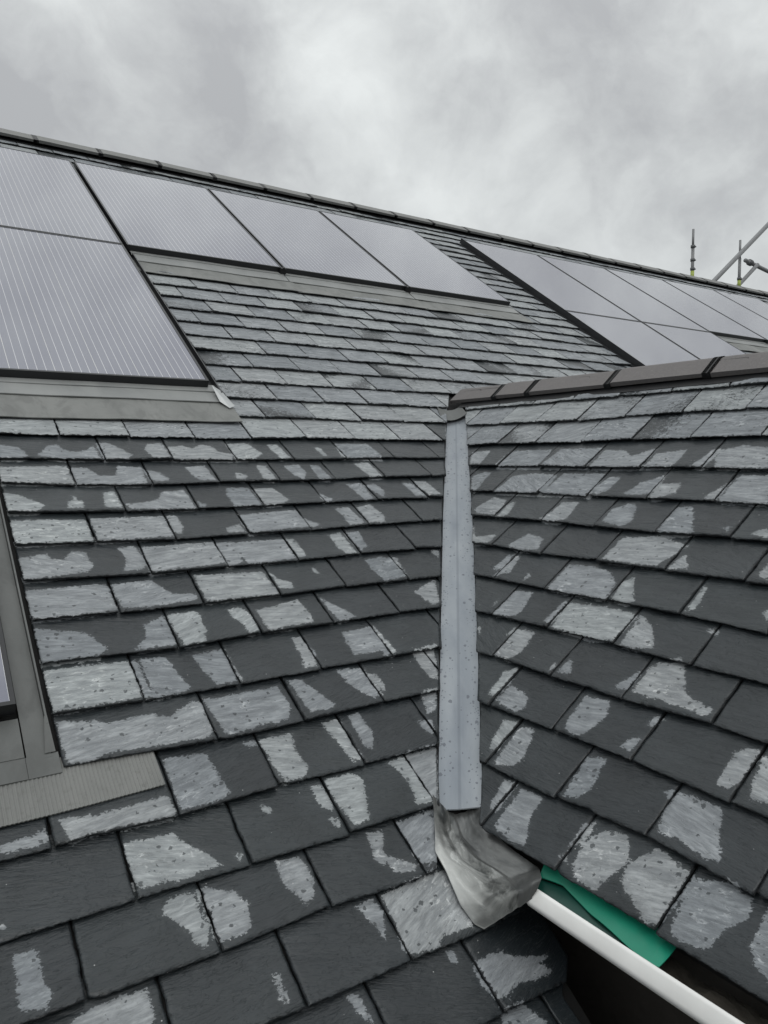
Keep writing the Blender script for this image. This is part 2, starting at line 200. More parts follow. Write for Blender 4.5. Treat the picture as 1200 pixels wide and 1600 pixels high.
    h.t.links.new(colr, mm.inputs[6]); h.t.links.new(tint, mm.inputs[7])
    colr = h.mix(h.math('MULTIPLY', speck, .8), mm.outputs[2], (.55, .55, .55))
    h.link(colr, 'Base Color')
    h.link(h.n('ShaderNodeMapRange', ins={0: mask, 1: 0, 2: 1, 3: .36, 4: .55}).outputs[0], 'Roughness')
    h.link(h.math('MULTIPLY_ADD', mask, -.28, .28), 'Coat Weight'); h.b.inputs['Coat Roughness'].default_value = .2; h.b.inputs['Coat IOR'].default_value = 1.4
    h.b.inputs['Specular IOR Level'].default_value = .42
    ht = h.math('ADD', h.math('MULTIPLY', g1, 1.0), h.math('MULTIPLY', g2, .5))
    ht = h.math('ADD', ht, h.math('MULTIPLY', flake, .45))
    ht = h.math('ADD', ht, h.math('MULTIPLY', stepn, .16))
    h.link(h.bump(ht, .75, .007), 'Normal')
SLATE = mat('slate', slate_mat)

def deck_mat(h):
    h.b.inputs['Base Color'].default_value = (.012, .012, .012, 1); h.b.inputs['Roughness'].default_value = .9
DECK = mat('underlay', deck_mat)

def ridge_mat(c1, c2):
    def f(h):
        o = h.obj(); n = h.noise(o, 9, 6, .6); n3 = h.noise(o, 120, 4, .6)
        c = h.mix(n, c1, c2); c = h.mix(h.math('MULTIPLY', h.ramp(n3, [(.45, 0), (.75, 1)]), .35), c, tuple(x*1.5 for x in c2))
        h.link(c, 'Base Color'); h.b.inputs['Roughness'].default_value = .62
        h.link(h.bump(n3, .25, .003), 'Normal')
    return f
RIDGE_GREY = mat('grey_ridge_tile', ridge_mat((.13, .132, .127), (.21, .212, .203)))
RIDGE_BROWN = mat('brown_ridge_tile', ridge_mat((.105, .097, .095), (.155, .144, .141)))

def flat(c, r, metal=0, spec=.5, nscale=0, bumpd=0):
    def f(h):
        h.b.inputs['Roughness'].default_value = r; h.b.inputs['Metallic'].default_value = metal
        h.b.inputs['Specular IOR Level'].default_value = spec
        if nscale:
            n = h.noise(h.obj(), nscale, 5, .6)
            h.link(h.mix(n, tuple(x*.75 for x in c), tuple(min(1, x*1.25) for x in c)), 'Base Color')
            if bumpd: h.link(h.bump(n, .3, bumpd), 'Normal')
        else: h.b.inputs['Base Color'].default_value = (*c, 1)
    return f
BLACK = mat('black_plastic', flat((.012, .012, .013), .45, 0, .4, 40))
FRAME = mat('black_anodised_frame', flat((.016, .017, .019), .38, 0, .5, 30))
TUBE = mat('galvanised_tube', flat((.21, .215, .22), .5, .2, .5, 25))
COUPLER = mat('weathered_coupler', flat((.13, .135, .14), .6, .4, .5, 30))
BAND = mat('yellow_green_band', flat((.36, .43, .09), .5))
WHITE = mat('white_plastic', flat((.80, .80, .78), .32, 0, .5, 5))
GREEN = mat('green_sheet', flat((.010, .215, .135), .38, 0, .5, 14))
GREEN_DARK = mat('dark_green_sheet', flat((.006, .060, .045), .35, 0, .5, 14))
DIRT = mat('gutter_silt', flat((.040, .036, .030), .9, 0, .2, 45, .01))
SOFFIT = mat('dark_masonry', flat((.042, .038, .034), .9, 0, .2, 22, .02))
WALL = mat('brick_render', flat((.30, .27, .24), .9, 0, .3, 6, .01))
GROUND = mat('ground', flat((.10, .10, .095), .9, 0, .3, .8))

def lead_mat(c1, c2, streak=False, droplets=False, rough=.5, metal=0.0, rib=False, stainc=None):
    def f(h):
        o = h.attr('st').outputs['Vector']
        n = h.noise(h.mapping(o, (6, 3, 3)), 1.0, 7, .6, .4); n2 = h.noise(o, 70, 4, .6)
        c = h.mix(h.ramp(n, [(.3, 0), (.7, 1)]), c1, c2)
        if streak:
            s = h.noise(h.mapping(o, (12, 8, 1), (0, 0, R(14))), 1.0, 8, .58, .9)
            c = h.mix(h.ramp(s, [(.38, 0), (.50, .6), (.60, 1)]), (.060, .064, .062), c)
            s3 = h.noise(h.mapping(o, (26, 15, 1), (0, 0, R(8))), 1.3, 7, .68, .9)
            c = h.mix(h.math('MULTIPLY', h.ramp(s3, [(.54, 0), (.68, 1)]), .5), c, (.68, .69, .67))
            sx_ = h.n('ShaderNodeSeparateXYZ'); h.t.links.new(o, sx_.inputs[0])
            side_tone = h.math('ADD', h.math('MULTIPLY_ADD', sx_.outputs[1], -.22, sx_.outputs[0]), h.math('MULTIPLY', h.math('SUBTRACT', s, .5), .10))
            c = h.mix(h.math('MULTIPLY', h.ramp(side_tone, [(.060, 0), (.085, 1)]), .75), c, (.10, .104, .104))     # shade of the turned-away right side, painted into the lead colour
            c = h.mix(h.math('MULTIPLY', h.ramp(h.math('ADD', side_tone, .1), [(.03, 1), (.11, 0)]), .6), c, (.66, .67, .65))
        if stainc:
            s = h.noise(h.mapping(o, (14, 8, 1)), 1.0, 6, .65, .8)
            c = h.mix(h.math('MULTIPLY', h.ramp(s, [(.5, 0), (.62, 1)]), .5), c, stainc)
        bmp = n2
        if droplets:
            edge = h.attr('edge').outputs['Fac']
            wv = h.n('ShaderNodeTexNoise', ins={'Scale': 190.0, 'Detail': 2.0}); h.t.links.new(o, wv.inputs['Vector'])
            wj = h.n('ShaderNodeVectorMath', operation='MULTIPLY_ADD'); h.t.links.new(wv.outputs['Color'], wj.inputs[0]); wj.inputs[1].default_value = (.006, .006, 0); h.t.links.new(o, wj.inputs[2])
            tot = None
            for sc_, lim in ((58.0, .85), (115.0, .85)):
                v = h.n('ShaderNodeTexVoronoi', ins={'Scale': sc_}); h.t.links.new(wj.outputs[0], v.inputs['Vector'])
                sp = h.n('ShaderNodeSeparateColor'); h.t.links.new(v.outputs['Color'], sp.inputs[0])
                sel = h.math('LESS_THAN', sp.outputs[0], h.math('MULTIPLY_ADD', h.math('POWER', edge, 2.0), lim, .04))
                rad = h.math('MULTIPLY_ADD', h.math('POWER', sp.outputs[1], 2.0), .24, .15)
                dot = h.math('MULTIPLY', h.math('LESS_THAN', v.outputs['Distance'], rad), sel)
                tot = dot if tot is None else h.math('MAXIMUM', tot, dot)
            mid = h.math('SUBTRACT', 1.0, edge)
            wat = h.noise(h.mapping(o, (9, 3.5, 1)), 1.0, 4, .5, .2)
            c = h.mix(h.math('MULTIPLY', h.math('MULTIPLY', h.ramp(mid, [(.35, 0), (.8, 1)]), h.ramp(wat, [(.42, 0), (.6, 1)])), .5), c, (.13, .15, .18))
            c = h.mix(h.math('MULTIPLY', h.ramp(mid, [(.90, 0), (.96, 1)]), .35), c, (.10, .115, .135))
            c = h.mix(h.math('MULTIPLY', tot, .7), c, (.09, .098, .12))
        if rib:
            w_ = h.n('ShaderNodeTexWave', wave_type='BANDS', bands_direction='X', ins={'Scale': 40.0, 'Distortion': .5, 'Detail': 1.0})
            h.t.links.new(o, w_.inputs['Vector'])
            c = h.mix(h.ramp(n2, [(.55, 0), (.7, .4)]), c, (.10, .10, .09))
            spk = h.noise(o, 26, 3, .7); c = h.mix(h.math('MULTIPLY', h.ramp(spk, [(.62, 0), (.68, 1)]), .35), c, (.09, .09, .085))
        h.link(c, 'Base Color'); h.b.inputs['Roughness'].default_value = rough; h.b.inputs['Metallic'].default_value = metal
        h.link(h.bump(bmp, .25, .003), 'Normal')
    return f
ZINC = mat('zinc_apron', lead_mat((.20, .208, .205), (.27, .278, .272), rough=.5))
LEAD = mat('beige_lead_apron', lead_mat((.145, .150, .143), (.215, .22, .21), rough=.55, stainc=(.11, .113, .108)))
LEAD_DARK = mat('side_flashing_lead', lead_mat((.075, .080, .077), (.125, .130, .126), rough=.5, stainc=(.07, .073, .07)))
RIBBED = mat('ribbed_lead', lead_mat((.145, .149, .142), (.22, .223, .213), rough=.6, rib=True))
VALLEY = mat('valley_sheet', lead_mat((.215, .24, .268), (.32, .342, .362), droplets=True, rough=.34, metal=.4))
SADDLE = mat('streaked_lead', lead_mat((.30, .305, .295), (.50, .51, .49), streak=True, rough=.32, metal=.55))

def pv_mat(h):
    st = h.attr('st').outputs['Vector']; s = h.n('ShaderNodeSeparateXYZ'); h.t.links.new(st, s.inputs[0])
    def line(coord, pitch, half):
        f = h.math('FRACT', h.math('DIVIDE', coord, pitch))
        a = h.math('ABSOLUTE', h.math('SUBTRACT', f, .5))
        return h.math('LESS_THAN', a, half/pitch)
    bus = line(s.outputs[0], .0333, .0009)
    gap = line(s.outputs[0], .1665, .0020)
    fing = h.noise(st, 3, 2)
    c = h.mix(fing, (.018, .0225, .068), (.025, .030, .080))
    c = h.mix(gap, c, (.03, .031, .04))
    c = h.mix(bus, c, (.58, .58, .60))
    h.link(c, 'Base Color')
    h.b.inputs['Roughness'].default_value = .34; h.b.inputs['Specular IOR Level'].default_value = .9
    h.b.inputs['Coat Weight'].default_value = 1.0; h.b.inputs['Coat Roughness'].default_value = .03; h.b.inputs['Coat IOR'].default_value = 1.95
PV = mat('solar_glass', pv_mat)

# ------------------------------------------------------------------ building helpers
def link_obj(name, verts, faces, m, parent=None, smooth=False, attrs=None):
    me = bpy.data.meshes.new(name); me.from_pydata([tuple(map(float, v)) for v in verts], [], faces)
    me.materials.append(m); me.update()
    if smooth: me.polygons.foreach_set('use_smooth', [True]*len(me.polygons))
    if attrs:
        for a, (ty, data) in attrs.items():
            at = me.attributes.new(a, ty, 'POINT')
            at.data.foreach_set('vector' if ty == 'FLOAT_VECTOR' else 'value', np.asarray(data, np.float32).ravel())
    o = bpy.data.objects.new(name, me); COL.objects.link(o)
    if parent: o.parent = parent
    return o
def empty(name, label, cat, group=None, loc=(0, 0, 0)):
    o = bpy.data.objects.new(name, None); COL.objects.link(o); o.location = loc; o.empty_display_size = .2
    o['label'] = label; o['category'] = cat
    if group: o['group'] = group
    return o
def tag(o, label, cat, group=None):
    o['label'] = label; o['category'] = cat
    if group: o['group'] = group
    return o
class MB:
    """collects verts, faces and the texture coordinate st"""
    def __init__(s): s.v, s.f, s.st = [], [], []
    def add(s, vs, fs, st=None):
        b = len(s.v); s.v += [tuple(map(float, x)) for x in vs]; s.f += [tuple(b+i for i in f) for f in fs]
        s.st += [tuple(map(float, x)) for x in (st if st is not None else vs)]
    def box(s, pl, u0, u1, v0, v1, h0, h1, taper=0):
        c = [(u0, v0, h0), (u1, v0, h0), (u1, v1, h0), (u0, v1, h0), (u0+taper, v0+taper, h1), (u1-taper, v0+taper, h1), (u1-taper, v1-taper, h1), (u0+taper, v1-taper, h1)]
        s.add([pl.p(*x) for x in c], [(0, 1, 2, 3), (4, 7, 6, 5), (0, 4, 5, 1), (1, 5, 6, 2), (2, 6, 7, 3), (3, 7, 4, 0)], c)
    def grid(s, pts, st):
        """pts: array rows x cols x 3"""
        n, m_ = pts.shape[:2]
        fs = [(i*m_+j, (i+1)*m_+j, (i+1)*m_+j+1, i*m_+j+1) for i in range(n-1) for j in range(m_-1)]
        s.add(pts.reshape(-1, 3), fs, st.reshape(-1, 3))
    def tube(s, a, b, r, n=14, cap=True):
        a, b = Vector(a), Vector(b); d = (b-a).normalized(); q = d.orthogonal().normalized(); t = d.cross(q)
        vs = [tuple(c+(q*math.cos(2*math.pi*k/n)+t*math.sin(2*math.pi*k/n))*r) for c in (a, b) for k in range(n)]
        fs = [(k, (k+1) % n, n+(k+1) % n, n+k) for k in range(n)]
        if cap: fs += [tuple(range(n))[::-1], tuple(range(n, 2*n))]
        s.add(vs, fs)
    def build(s, name, m, parent=None, smooth=False, extra=None):
        a = {'st': ('FLOAT_VECTOR', s.st)}
        if extra: a.update(extra)
        o = link_obj(name, s.v, s.f, m, parent, smooth, a)
        return o
def sheet(name, pl, u0, u1, v0, v1, h0, h1, m, parent=None, nu=24, nv=4, wob=.0015, th=.003, seed=0, slope=None):
    """a slightly uneven metal sheet with thickness; h0 at v0, h1 at v1"""
    r = np.random.default_rng(seed)
    uu, vv = np.meshgrid(np.linspace(0, 1, nu), np.linspace(0, 1, nv))
    U = u0+(u1-u0)*uu; V = v0+(v1-v0)*vv; H = h0+(h1-h0)*vv
    ph = r.uniform(0, 6, 4)
    H = H + wob*(np.sin(U*11+ph[0]+V*5)+.6*np.sin(U*27+ph[1])*vv+.5*np.sin(V*40+ph[2]))
    if slope is not None: V = V + slope*(uu-.5)*vv
    b = MB(); b.grid(pl.P(U, V, H), np.stack([U, V, H], -1))
    # edge turned down
    k = [j for j in range(nu)]; top = pl.P(U[-1], V[-1], H[-1]); bot = pl.P(U[-1], V[-1]+.001, H[-1]-th)
    b.grid(np.stack([top, bot]), np.stack([np.stack([U[-1], V[-1], H[-1]], -1)]*2))
    for c in (0, -1):
        top = pl.P(U[:, c], V[:, c], H[:, c]); bot = pl.P(U[:, c], V[:, c], H[:, c]-th)
        b.grid(np.stack([top, bot]), np.stack([np.stack([U[:, c], V[:, c], H[:, c]], -1)]*2))
    return b.build(name, m, parent, smooth=False)
# ------------------------------------------------------------------ slates
def polys(s):
    out = []
    for p in s.split(';'):
        a = np.array([[float(c) for c in q.split(',')] for q in p.split()])/1000.0
        out.append((a, a.min(0)-.05, a.max(0)+.05))
    return out
def sdist(P, poly):
    """signed distance of points P (n,2) to a polygon, positive inside"""
    a = poly; b = np.roll(poly, -1, 0); d = b-a
    w_ = P[:, None, :]-a[None]
    t = np.clip((w_*d).sum(-1)/np.maximum((d*d).sum(-1), 1e-12), 0, 1)
    q = w_-t[..., None]*d
    dist = np.sqrt((q*q).sum(-1)).min(1)
    c1 = (a[None, :, 1] <= P[:, None, 1]) != (b[None, :, 1] <= P[:, None, 1])
    xi = a[None, :, 0]+(P[:, None, 1]-a[None, :, 1])*d[None, :, 0]/np.where(np.abs(d[None, :, 1]) < 1e-9, 1e-9, d[None, :, 1])
    ins = (np.sum(c1 & (P[:, None, 0] < xi), 1) % 2) == 1
    return np.where(ins, dist, -dist)
def wob1(n, amp, r, k=3):
    x = r.normal(0, 1, n+2*k); ker = np.hanning(2*k+1); ker /= ker.sum()
    y = np.convolve(x, ker, 'valid')[:n]; return y*amp/max(1e-6, y.std())
TH, LIFT, BASE = .0085, .0190, -.017
class SlateField:
    def __init__(s, pl, gauge, rows, patches, r):
        s.pl, s.g, s.rows, s.pt, s.r = pl, gauge, rows, polys(patches), r
        s.V, s.F, s.st, s.dry, s.rnd, s.rim, s.n = [], [], [], [], [], [], 0
    def tail(s, k, u):
        if k in s.rows:
            a = np.array(s.rows[k]); return np.interp(u, a[:, 0], a[:, 1])
        return np.full_like(np.asarray(u, float), k*s.g)
    def slate(s, k, u0, u1, res, cut=None, traced=True, dry0=.03, sag=0.0):
        r = s.r; w_ = u1-u0
        if w_ < .012: return
        nu = max(4, int(w_/res)+1); nv = max(5, int(s.g*1.25/res)+1)
        a = np.linspace(0, 1, nu); t = np.linspace(0, 1, nv)
        e = min(.006/w_, .5/(nu-1)); a = np.sort(np.r_[a, e, 1-e]); nu += 2
        te = .008/(s.g*1.25); t = np.sort(np.r_[t, 1-te*.35, 1-te]) if te < 1/(nv-1) else t; nv = len(t)
        tl = s.tail(k, u0+a*w_) + r.normal(0, .0012) + r.normal(0, .004)*(a-.5) + wob1(nu, .0007, r, 1)
        if res < .02 and r.random() < .32:                       # a chipped corner or nick
            c = r.choice([0.0, 1.0, r.random()]); tl = tl - r.uniform(.002, .007)*np.exp(-((a-c)*w_/r.uniform(.008, .02))**2)
        v0 = tl.mean()-s.g*1.25
        T, A = np.meshgrid(t, a, indexing='ij')
        V = v0+(tl[None, :]-v0)*T
        sl = wob1(nv, .0007, r, 2); sr = wob1(nv, .0007, r, 2)
        ua = u0+sl[:, None]; ub = u1+sr[:, None]
        if cut is not None: ub = np.minimum(ub, cut(V[:, -1])[:, None]); ua = np.minimum(ua, ub-.0005)
        U = ua+(ub-ua)*A
        # thickness, tilt onto the course below, riven face, dressed edges
        ph = r.uniform(0, 6.28, 4)
        thk = TH*r.uniform(.8, 1.35); H = BASE+LIFT*T+TH+(thk-TH)*T+sag + r.normal(0, .0007) + r.normal(0, .0020)*(A-.5)*T + (r.uniform(.001, .004) if r.random() < .10 else 0)*T
        H = H+.0006*np.sin(U*33+V*21+ph[0])+.0005*np.sin(V*70-U*26+ph[1])+r.normal(0, .00022, U.shape)
        dt = (1-T)*s.g*1.25; ds = np.minimum(A, 1-A)*w_
        chip = np.clip(wob1(nu, .5, r, 1)+.6, .1, 1.6)
        H -= .0042*np.clip(1-dt/.0075, 0, 1)**1.3*chip[None, :]
        H -= .0020*np.clip(1-ds/.0055, 0, 1)
        P2 = np.stack([U.ravel(), V.ravel()], 1)
        if traced:
            dry = np.full(len(P2), -.08)
            lo, hi = P2.min(0), P2.max(0)
            for p, a0, a1 in s.pt:
                if (a1 < lo).any() or (a0 > hi).any(): continue
                dry = np.maximum(dry, sdist(P2, p))
            dry = dry+.0025
        else:
            dry = np.full(len(P2), dry0) if dry0 < 0 else np.full(len(P2), r.normal(.014, .008)) + .006*np.sin(U.ravel()*r.uniform(8, 20)+V.ravel()*r.uniform(-30, 30)+ph[2])
            if dry0 < 0:
                cx_, cy_ = u0+w_*r.uniform(.1, .9), tl.mean()-s.g*r.uniform(.35, .7)
                dry = np.maximum(dry, r.uniform(.03, .06)-np.hypot((P2[:, 0]-cx_)*r.uniform(.6, 1.3), (P2[:, 1]-cy_)*r.uniform(.5, .9)))
        rv = r.random(); off = r.uniform(0, 40, 2); ra = r.normal(0, .22); ca, sa = math.cos(ra), math.sin(ra); px_, py_ = P2[:, 0]-u0, P2[:, 1]-v0
        st = np.stack([ca*px_-sa*py_+off[0], sa*px_+ca*py_+off[1], np.zeros(len(P2))], 1)
        top = s.pl.P(U, V, H).reshape(-1, 3); b0 = s.n
        s.V.append(top); s.st.append(st); s.dry.append(dry); s.rnd.append(np.full(len(P2), rv)); s.rim.append(np.minimum(dt, ds*1.6).ravel()); s.n += len(top)
        idx = np.arange(nv*nu).reshape(nv, nu)+b0
        s.F.append(np.stack([idx[:-1, :-1], idx[1:, :-1], idx[1:, 1:], idx[:-1, 1:]], -1).reshape(-1, 4))
        ring = np.r_[idx[:, 0], idx[-1, 1:], idx[::-1, -1][1:]]
        loc = ring-b0
        lowH = (BASE+LIFT*T+sag).ravel()[loc]
        jit = r.normal(0, .0006, len(loc))
        bot = s.pl.P(U.ravel()[loc]+jit, V.ravel()[loc]-.003, lowH)
        b1 = s.n; s.V.append(bot); s.st.append(st[loc]+[0, .01, 0]); s.dry.append(np.full(len(loc), -.08)); s.rnd.append(np.full(len(loc), rv)); s.rim.append(np.full(len(loc), -.01)); s.n += len(bot)
        k_ = np.arange(len(ring)-1)
        s.F.append(np.stack([ring[k_], b1+k_, b1+k_+1, ring[k_+1]], -1))
    def row(s, k, spans, phase, pitch, res, cut=None, traced=True, dry0=.03):
        for (a, b) in spans:
            n0 = math.floor((a-phase)/pitch); u = phase+n0*pitch
            j0 = a
            while u < b-1e-6:
                j1 = u+pitch+s.r.normal(0, .0035); 
                x0, x1 = max(a, j0), min(b, j1)
                if b-x1 < .05: x1 = b
                if x1-x0 > (.13 if x0 == a else .05) or x1 == b:
                    uu = (x0+x1)/2
                    s.slate(k, x0+.0023, x1-.0023, res, cut, traced if not callable(traced) else traced(uu), dry0 if not callable(dry0) else dry0(uu))
                    j0 = x1
                u += pitch
                if x1 >= b: break
    def build(s, name, m, parent):
        V = np.concatenate(s.V); F_ = np.concatenate(s.F)
        me = bpy.data.meshes.new(name)
        me.vertices.add(len(V)); me.vertices.foreach_set('co', V.astype(np.float32).ravel())
        me.loops.add(F_.size); me.loops.foreach_set('vertex_index', F_.astype(np.int32).ravel())
        me.polygons.add(len(F_)); me.polygons.foreach_set('loop_start', np.arange(0, F_.size, 4, dtype=np.int32))
        me.update(calc_edges=True); me.validate()
        for nme, ty, d in (('st', 'FLOAT_VECTOR', np.concatenate(s.st)), ('dry', 'FLOAT', np.concatenate(s.dry)), ('rnd', 'FLOAT', np.concatenate(s.rnd)), ('rim', 'FLOAT', np.concatenate(s.rim))):
            at = me.attributes.new(nme, ty, 'POINT'); at.data.foreach_set('vector' if ty == 'FLOAT_VECTOR' else 'value', d.astype(np.float32).ravel())
        me.materials.append(m)
        o = bpy.data.objects.new(name, me); COL.objects.link(o); o.parent = parent; return o

def edge_a(v): return np.interp(v, [-.45, -.061, .74, 1.405, 1.92, 1.95], [2.76, 2.471, 1.929, 1.489, 1.151, 1.131])   # slates cut along the valley
def edge_b(v): return np.interp(v, [-.2, .06, .744, 1.312, 1.753, 1.9], [-3.30, -3.058, -2.385, -1.84, -1.423, -1.30])
# ---- main house
house = empty('house', 'long grey slate roofed house carrying the solar panels', 'house', None, (0, 4, 0))
hinv = Vector((0, 4, 0))
def under(o, par):
    o.parent = par; o.matrix_parent_inverse = par.matrix_world.inverted() if False else Matrix.Translation(-Vector(par.location)); return o
APEX_V = -4.05
fa = SlateField(RA, G, ROWS_A, PATCH_A, np.random.default_rng(11))
PITCH = .2515
UL, UR = -2.6, 14.0
for k in range(-25, 24):
    v1 = k*G
    ph = (.534 if k % 2 else .661)
    if k >= 11: ph = (.514 if k % 2 else .634)
    near = 1 <= k <= 16
    if k <= -22: spans = [(UL, UR)]
    elif k <= -12: spans = [(UL, .20), (4.36, 4.88), (10.28, UR)]
    elif k <= -9: spans = [(UL, .20), (4.36 if k < -10 else 1.27, 4.88), (7.05 if k > -10 else 10.28, UR)]
    elif k <= 0: spans = [(UL, .20), (1.285, 4.88), (7.05, UR)]
    elif k == 1: spans = [(UL, -.95), (.30, UR)]
    elif k <= 10: spans = [(UL, -.95), (.306, UR)]
    else: spans = [(UL, UR)]
    if k > -2:
        cutf = edge_a if k < 13 else (lambda v: 1.151-.656*(v-1.92)) if k == 13 else (lambda v: np.interp(v, [1.9, 2.2, 2.36, 2.42, 4], [1.26, 1.26, 1.245, 1.18, 1.20]))
        spans = [(a, min(b, 2.9 if k < 13 else 1.26)) for a, b in spans if a < 2.5]
    else: cutf = None
    if near:
        fa.row(k, spans, ph, PITCH, .010, cutf, traced=lambda u, k=k: k > 1 and u > .10, dry0=(lambda u, k=k: .03 if (k <= 1) else -.05))
    elif k > 16: fa.row(k, spans, ph, PITCH, .03, cutf, traced=False, dry0=-.05)
    else: fa.row(k, spans, ph, PITCH, .022 if k > -8 else .035, cutf, traced=False, dry0=.03)
roof = fa.build('slate_roof', SLATE, None); under(roof, house)
dk = MB()
def slab(pl, pts, h0, h1):
    n = len(pts); vs = [pl.p(u, v, h0) for u, v in pts]+[pl.p(u, v, h1) for u, v in pts]
    dk.add(vs, [tuple(range(n))[::-1], tuple(range(n, 2*n))]+[(i, (i+1) % n, n+(i+1) % n, n+i) for i in range(n)])
slab(RA, [(UL, APEX_V), (UR, APEX_V), (UR, 1.9), (1.22, 1.9), (1.22, 24*G), (UL, 24*G)], -.10, BASE-.003)
o = dk.build('underlay', DECK); under(o, house)
# back slope and walls
apex = RA.p(0, APEX_V, 0); ay, az = apex[1], apex[2]
fb = MB(); PBk = Plane((0, ay+.004, az), (-1, 0, 0), (0, math.cos(PA_), -math.sin(PA_)), (0, math.sin(PA_), math.cos(PA_)))
fbk = SlateField(PBk, G, {}, "0,0 1,0 1,1", np.random.default_rng(5))
for k in range(1, 9): fbk.row(k, [(-UR, -UL)], .1 if k % 2 else .22, PITCH, .06, None, traced=False, dry0=.03)
o = fbk.build('slate_roof', SLATE, None); under(o, house)
bb = MB(); bb.box(PBk, -UR, -UL, .02, 8*G+.03, -.10, BASE-.003); o = bb.build('underlay', DECK); under(o, house)
def wbox(b, x0, x1, y0, y1, z0, z1):
    c = [(x, y, z) for z in (z0, z1) for x, y in ((x0, y0), (x1, y0), (x1, y1), (x0, y1))]
    b.add(c, [(3, 2, 1, 0), (4, 5, 6, 7), (0, 1, 5, 4), (1, 2, 6, 5), (2, 3, 7, 6), (3, 0, 4, 7)])
e0 = RA.p(0, 24*G, 0)
b = MB(); wbox(b, UL+.2, 1.1, e0[1]+.35, e0[1]+.65, 0, e0[2]+.02); o = b.build('wall', WALL); under(o, house)
b = MB(); wbox(b, UL+.2, UR-.2, ay+.85, ay+1.05, 0, az-.9); o = b.build('wall', WALL); under(o, house)
for xw in (UL+.2, UR-.4):
    b = MB(); y0, y1 = e0[1]+.66, ay+.84
    vs = [(x, y, z) for x in (xw, xw+.2) for y, z in ((y0, 0), (y1, 0), (y1, az-.9), (ay, az-.2), (y0, e0[2]+.20))]
    b.add(vs, [(0, 1, 2, 3, 4), (9, 8, 7, 6, 5)]+[(i, 5+i, 5+(i+1) % 5, (i+1) % 5) for i in range(5)]); o = b.build('wall', WALL); under(o, house)

# ---- ridge tiles: bent section run along an axis, with a black union at every joint
def ridge_section(half_pitch, leg, th, rad=.03, n=6):
    """outline (x across, z up), apex at origin top"""
    c, s_ = math.cos(half_pitch), math.sin(half_pitch)
    pts = []
    for k in range(-n, n+1):
        a = half_pitch*k/n; pts.append((rad*math.sin(a), rad*math.cos(a)-rad))
    l = leg
    L_ = [(-rad*math.sin(half_pitch)-l*c, rad*math.cos(half_pitch)-rad-l*s_)]
    R_ = [(-L_[0][0], L_[0][1])]
    outer = L_+pts+R_
    inner = [(x*(1-th/.12*.9), z-th) for x, z in outer]
    return outer, inner
def ridge_mesh(name, sec, length, lip=.003):
    outer, inner = sec; n = len(outer)
    st_ = [(0.0, 0), (.012, lip), (length-.03, 0), (length-.012, 0), (length, -.002)]
    vs, fs = [], []
    for t_, g_ in st_:
        for x, z in outer: vs.append((x*(1+g_*6), t_, z+g_))
        for x, z in inner[::-1]: vs.append((x, t_, z))
    m_ = 2*n
    for i in range(len(st_)-1):
        for j in range(m_): fs.append((i*m_+j, i*m_+(j+1) % m_, (i+1)*m_+(j+1) % m_, (i+1)*m_+j))
    fs.append(tuple(range(m_))); fs.append(tuple(range((len(st_)-1)*m_, len(st_)*m_))[::-1])
    me = bpy.data.meshes.new(name); me.from_pydata(vs, [], fs); me.update(); return me
def ridge_run(parent, origin, direction, joints, hp, leg, m, lift, tabs, rad=.03, uw=.007):
    """joints: distances along direction where tiles meet"""
    sec = ridge_section(hp, leg, .014, rad)
    d = Vector(direction).normalized(); zz = Vector((0, 0, 1)); xx = d.cross(zz)
    rot = Matrix((xx, d, zz)).transposed().to_4x4()
    cache = {}
    so_, si_ = ridge_section(hp, leg+.003, .02, rad)
    un = ridge_mesh('ridge_union', ([(x*1.0, z+.0020) for x, z in so_], [(x, z) for x, z in si_]), uw, 0)
    un.materials.append(BLACK)
    tab = bpy.data.meshes.new('ridge_clip')
    ex, ez = so_[0]
    tv = [(ex+a, y, ez+c) for a, y, c in ((-.012, -.022, -.016), (-.012, .034, -.016), (.018, .034, -.004), (.018, -.022, -.004), (-.014, -.022, -.006), (-.014, .034, -.006), (.014, .034, .006), (.014, -.022, .006))]
    tab.from_pydata(tv, [], [(3, 2, 1, 0), (4, 5, 6, 7), (0, 1, 5, 4), (1, 2, 6, 5), (2, 3, 7, 6), (3, 0, 4, 7)]); tab.materials.append(BLACK)
    for a, b_ in zip(joints[:-1], joints[1:]):
        ln = round(b_-a-.006, 3)
        if ln not in cache:
            me = ridge_mesh('ridge_tile', sec, ln); me.materials.append(m); cache[ln] = me
        o = bpy.data.objects.new('ridge_tile', cache[ln]); COL.objects.link(o)
        jr = Matrix.Rotation(random.gauss(0, .004), 4, 'X') @ Matrix.Rotation(random.gauss(0, .006), 4, 'Y')
        o.matrix_world = Matrix.Translation(Vector(origin)+d*(a+.003)+zz*(lift+random.gauss(0, .0012))) @ rot @ jr
        o.parent = parent; o.matrix_parent_inverse = Matrix.Identity(4)
        q = bpy.data.objects.new('ridge_union', un); COL.objects.link(q); q.parent = o; q.location = (0, ln-.003, 0)
        if tabs:
            t_ = bpy.data.objects.new('ridge_clip', tab); COL.objects.link(t_); t_.parent = o; t_.location = (0, ln, 0)
js = [1.06+.470*i for i in range(-8, 28)]
ridge_run(roof, (0, ay, az), (1, 0, 0), js, PA_, .118, RIDGE_GREY, .052, False, .06, .006)
b = MB()                                     # dark vent roll below the ridge tiles
b.box(RA, UL, UR, APEX_V+.03, APEX_V+.118, BASE+.01, .012); o = b.build('ridge_roll', BLACK); o.parent = roof

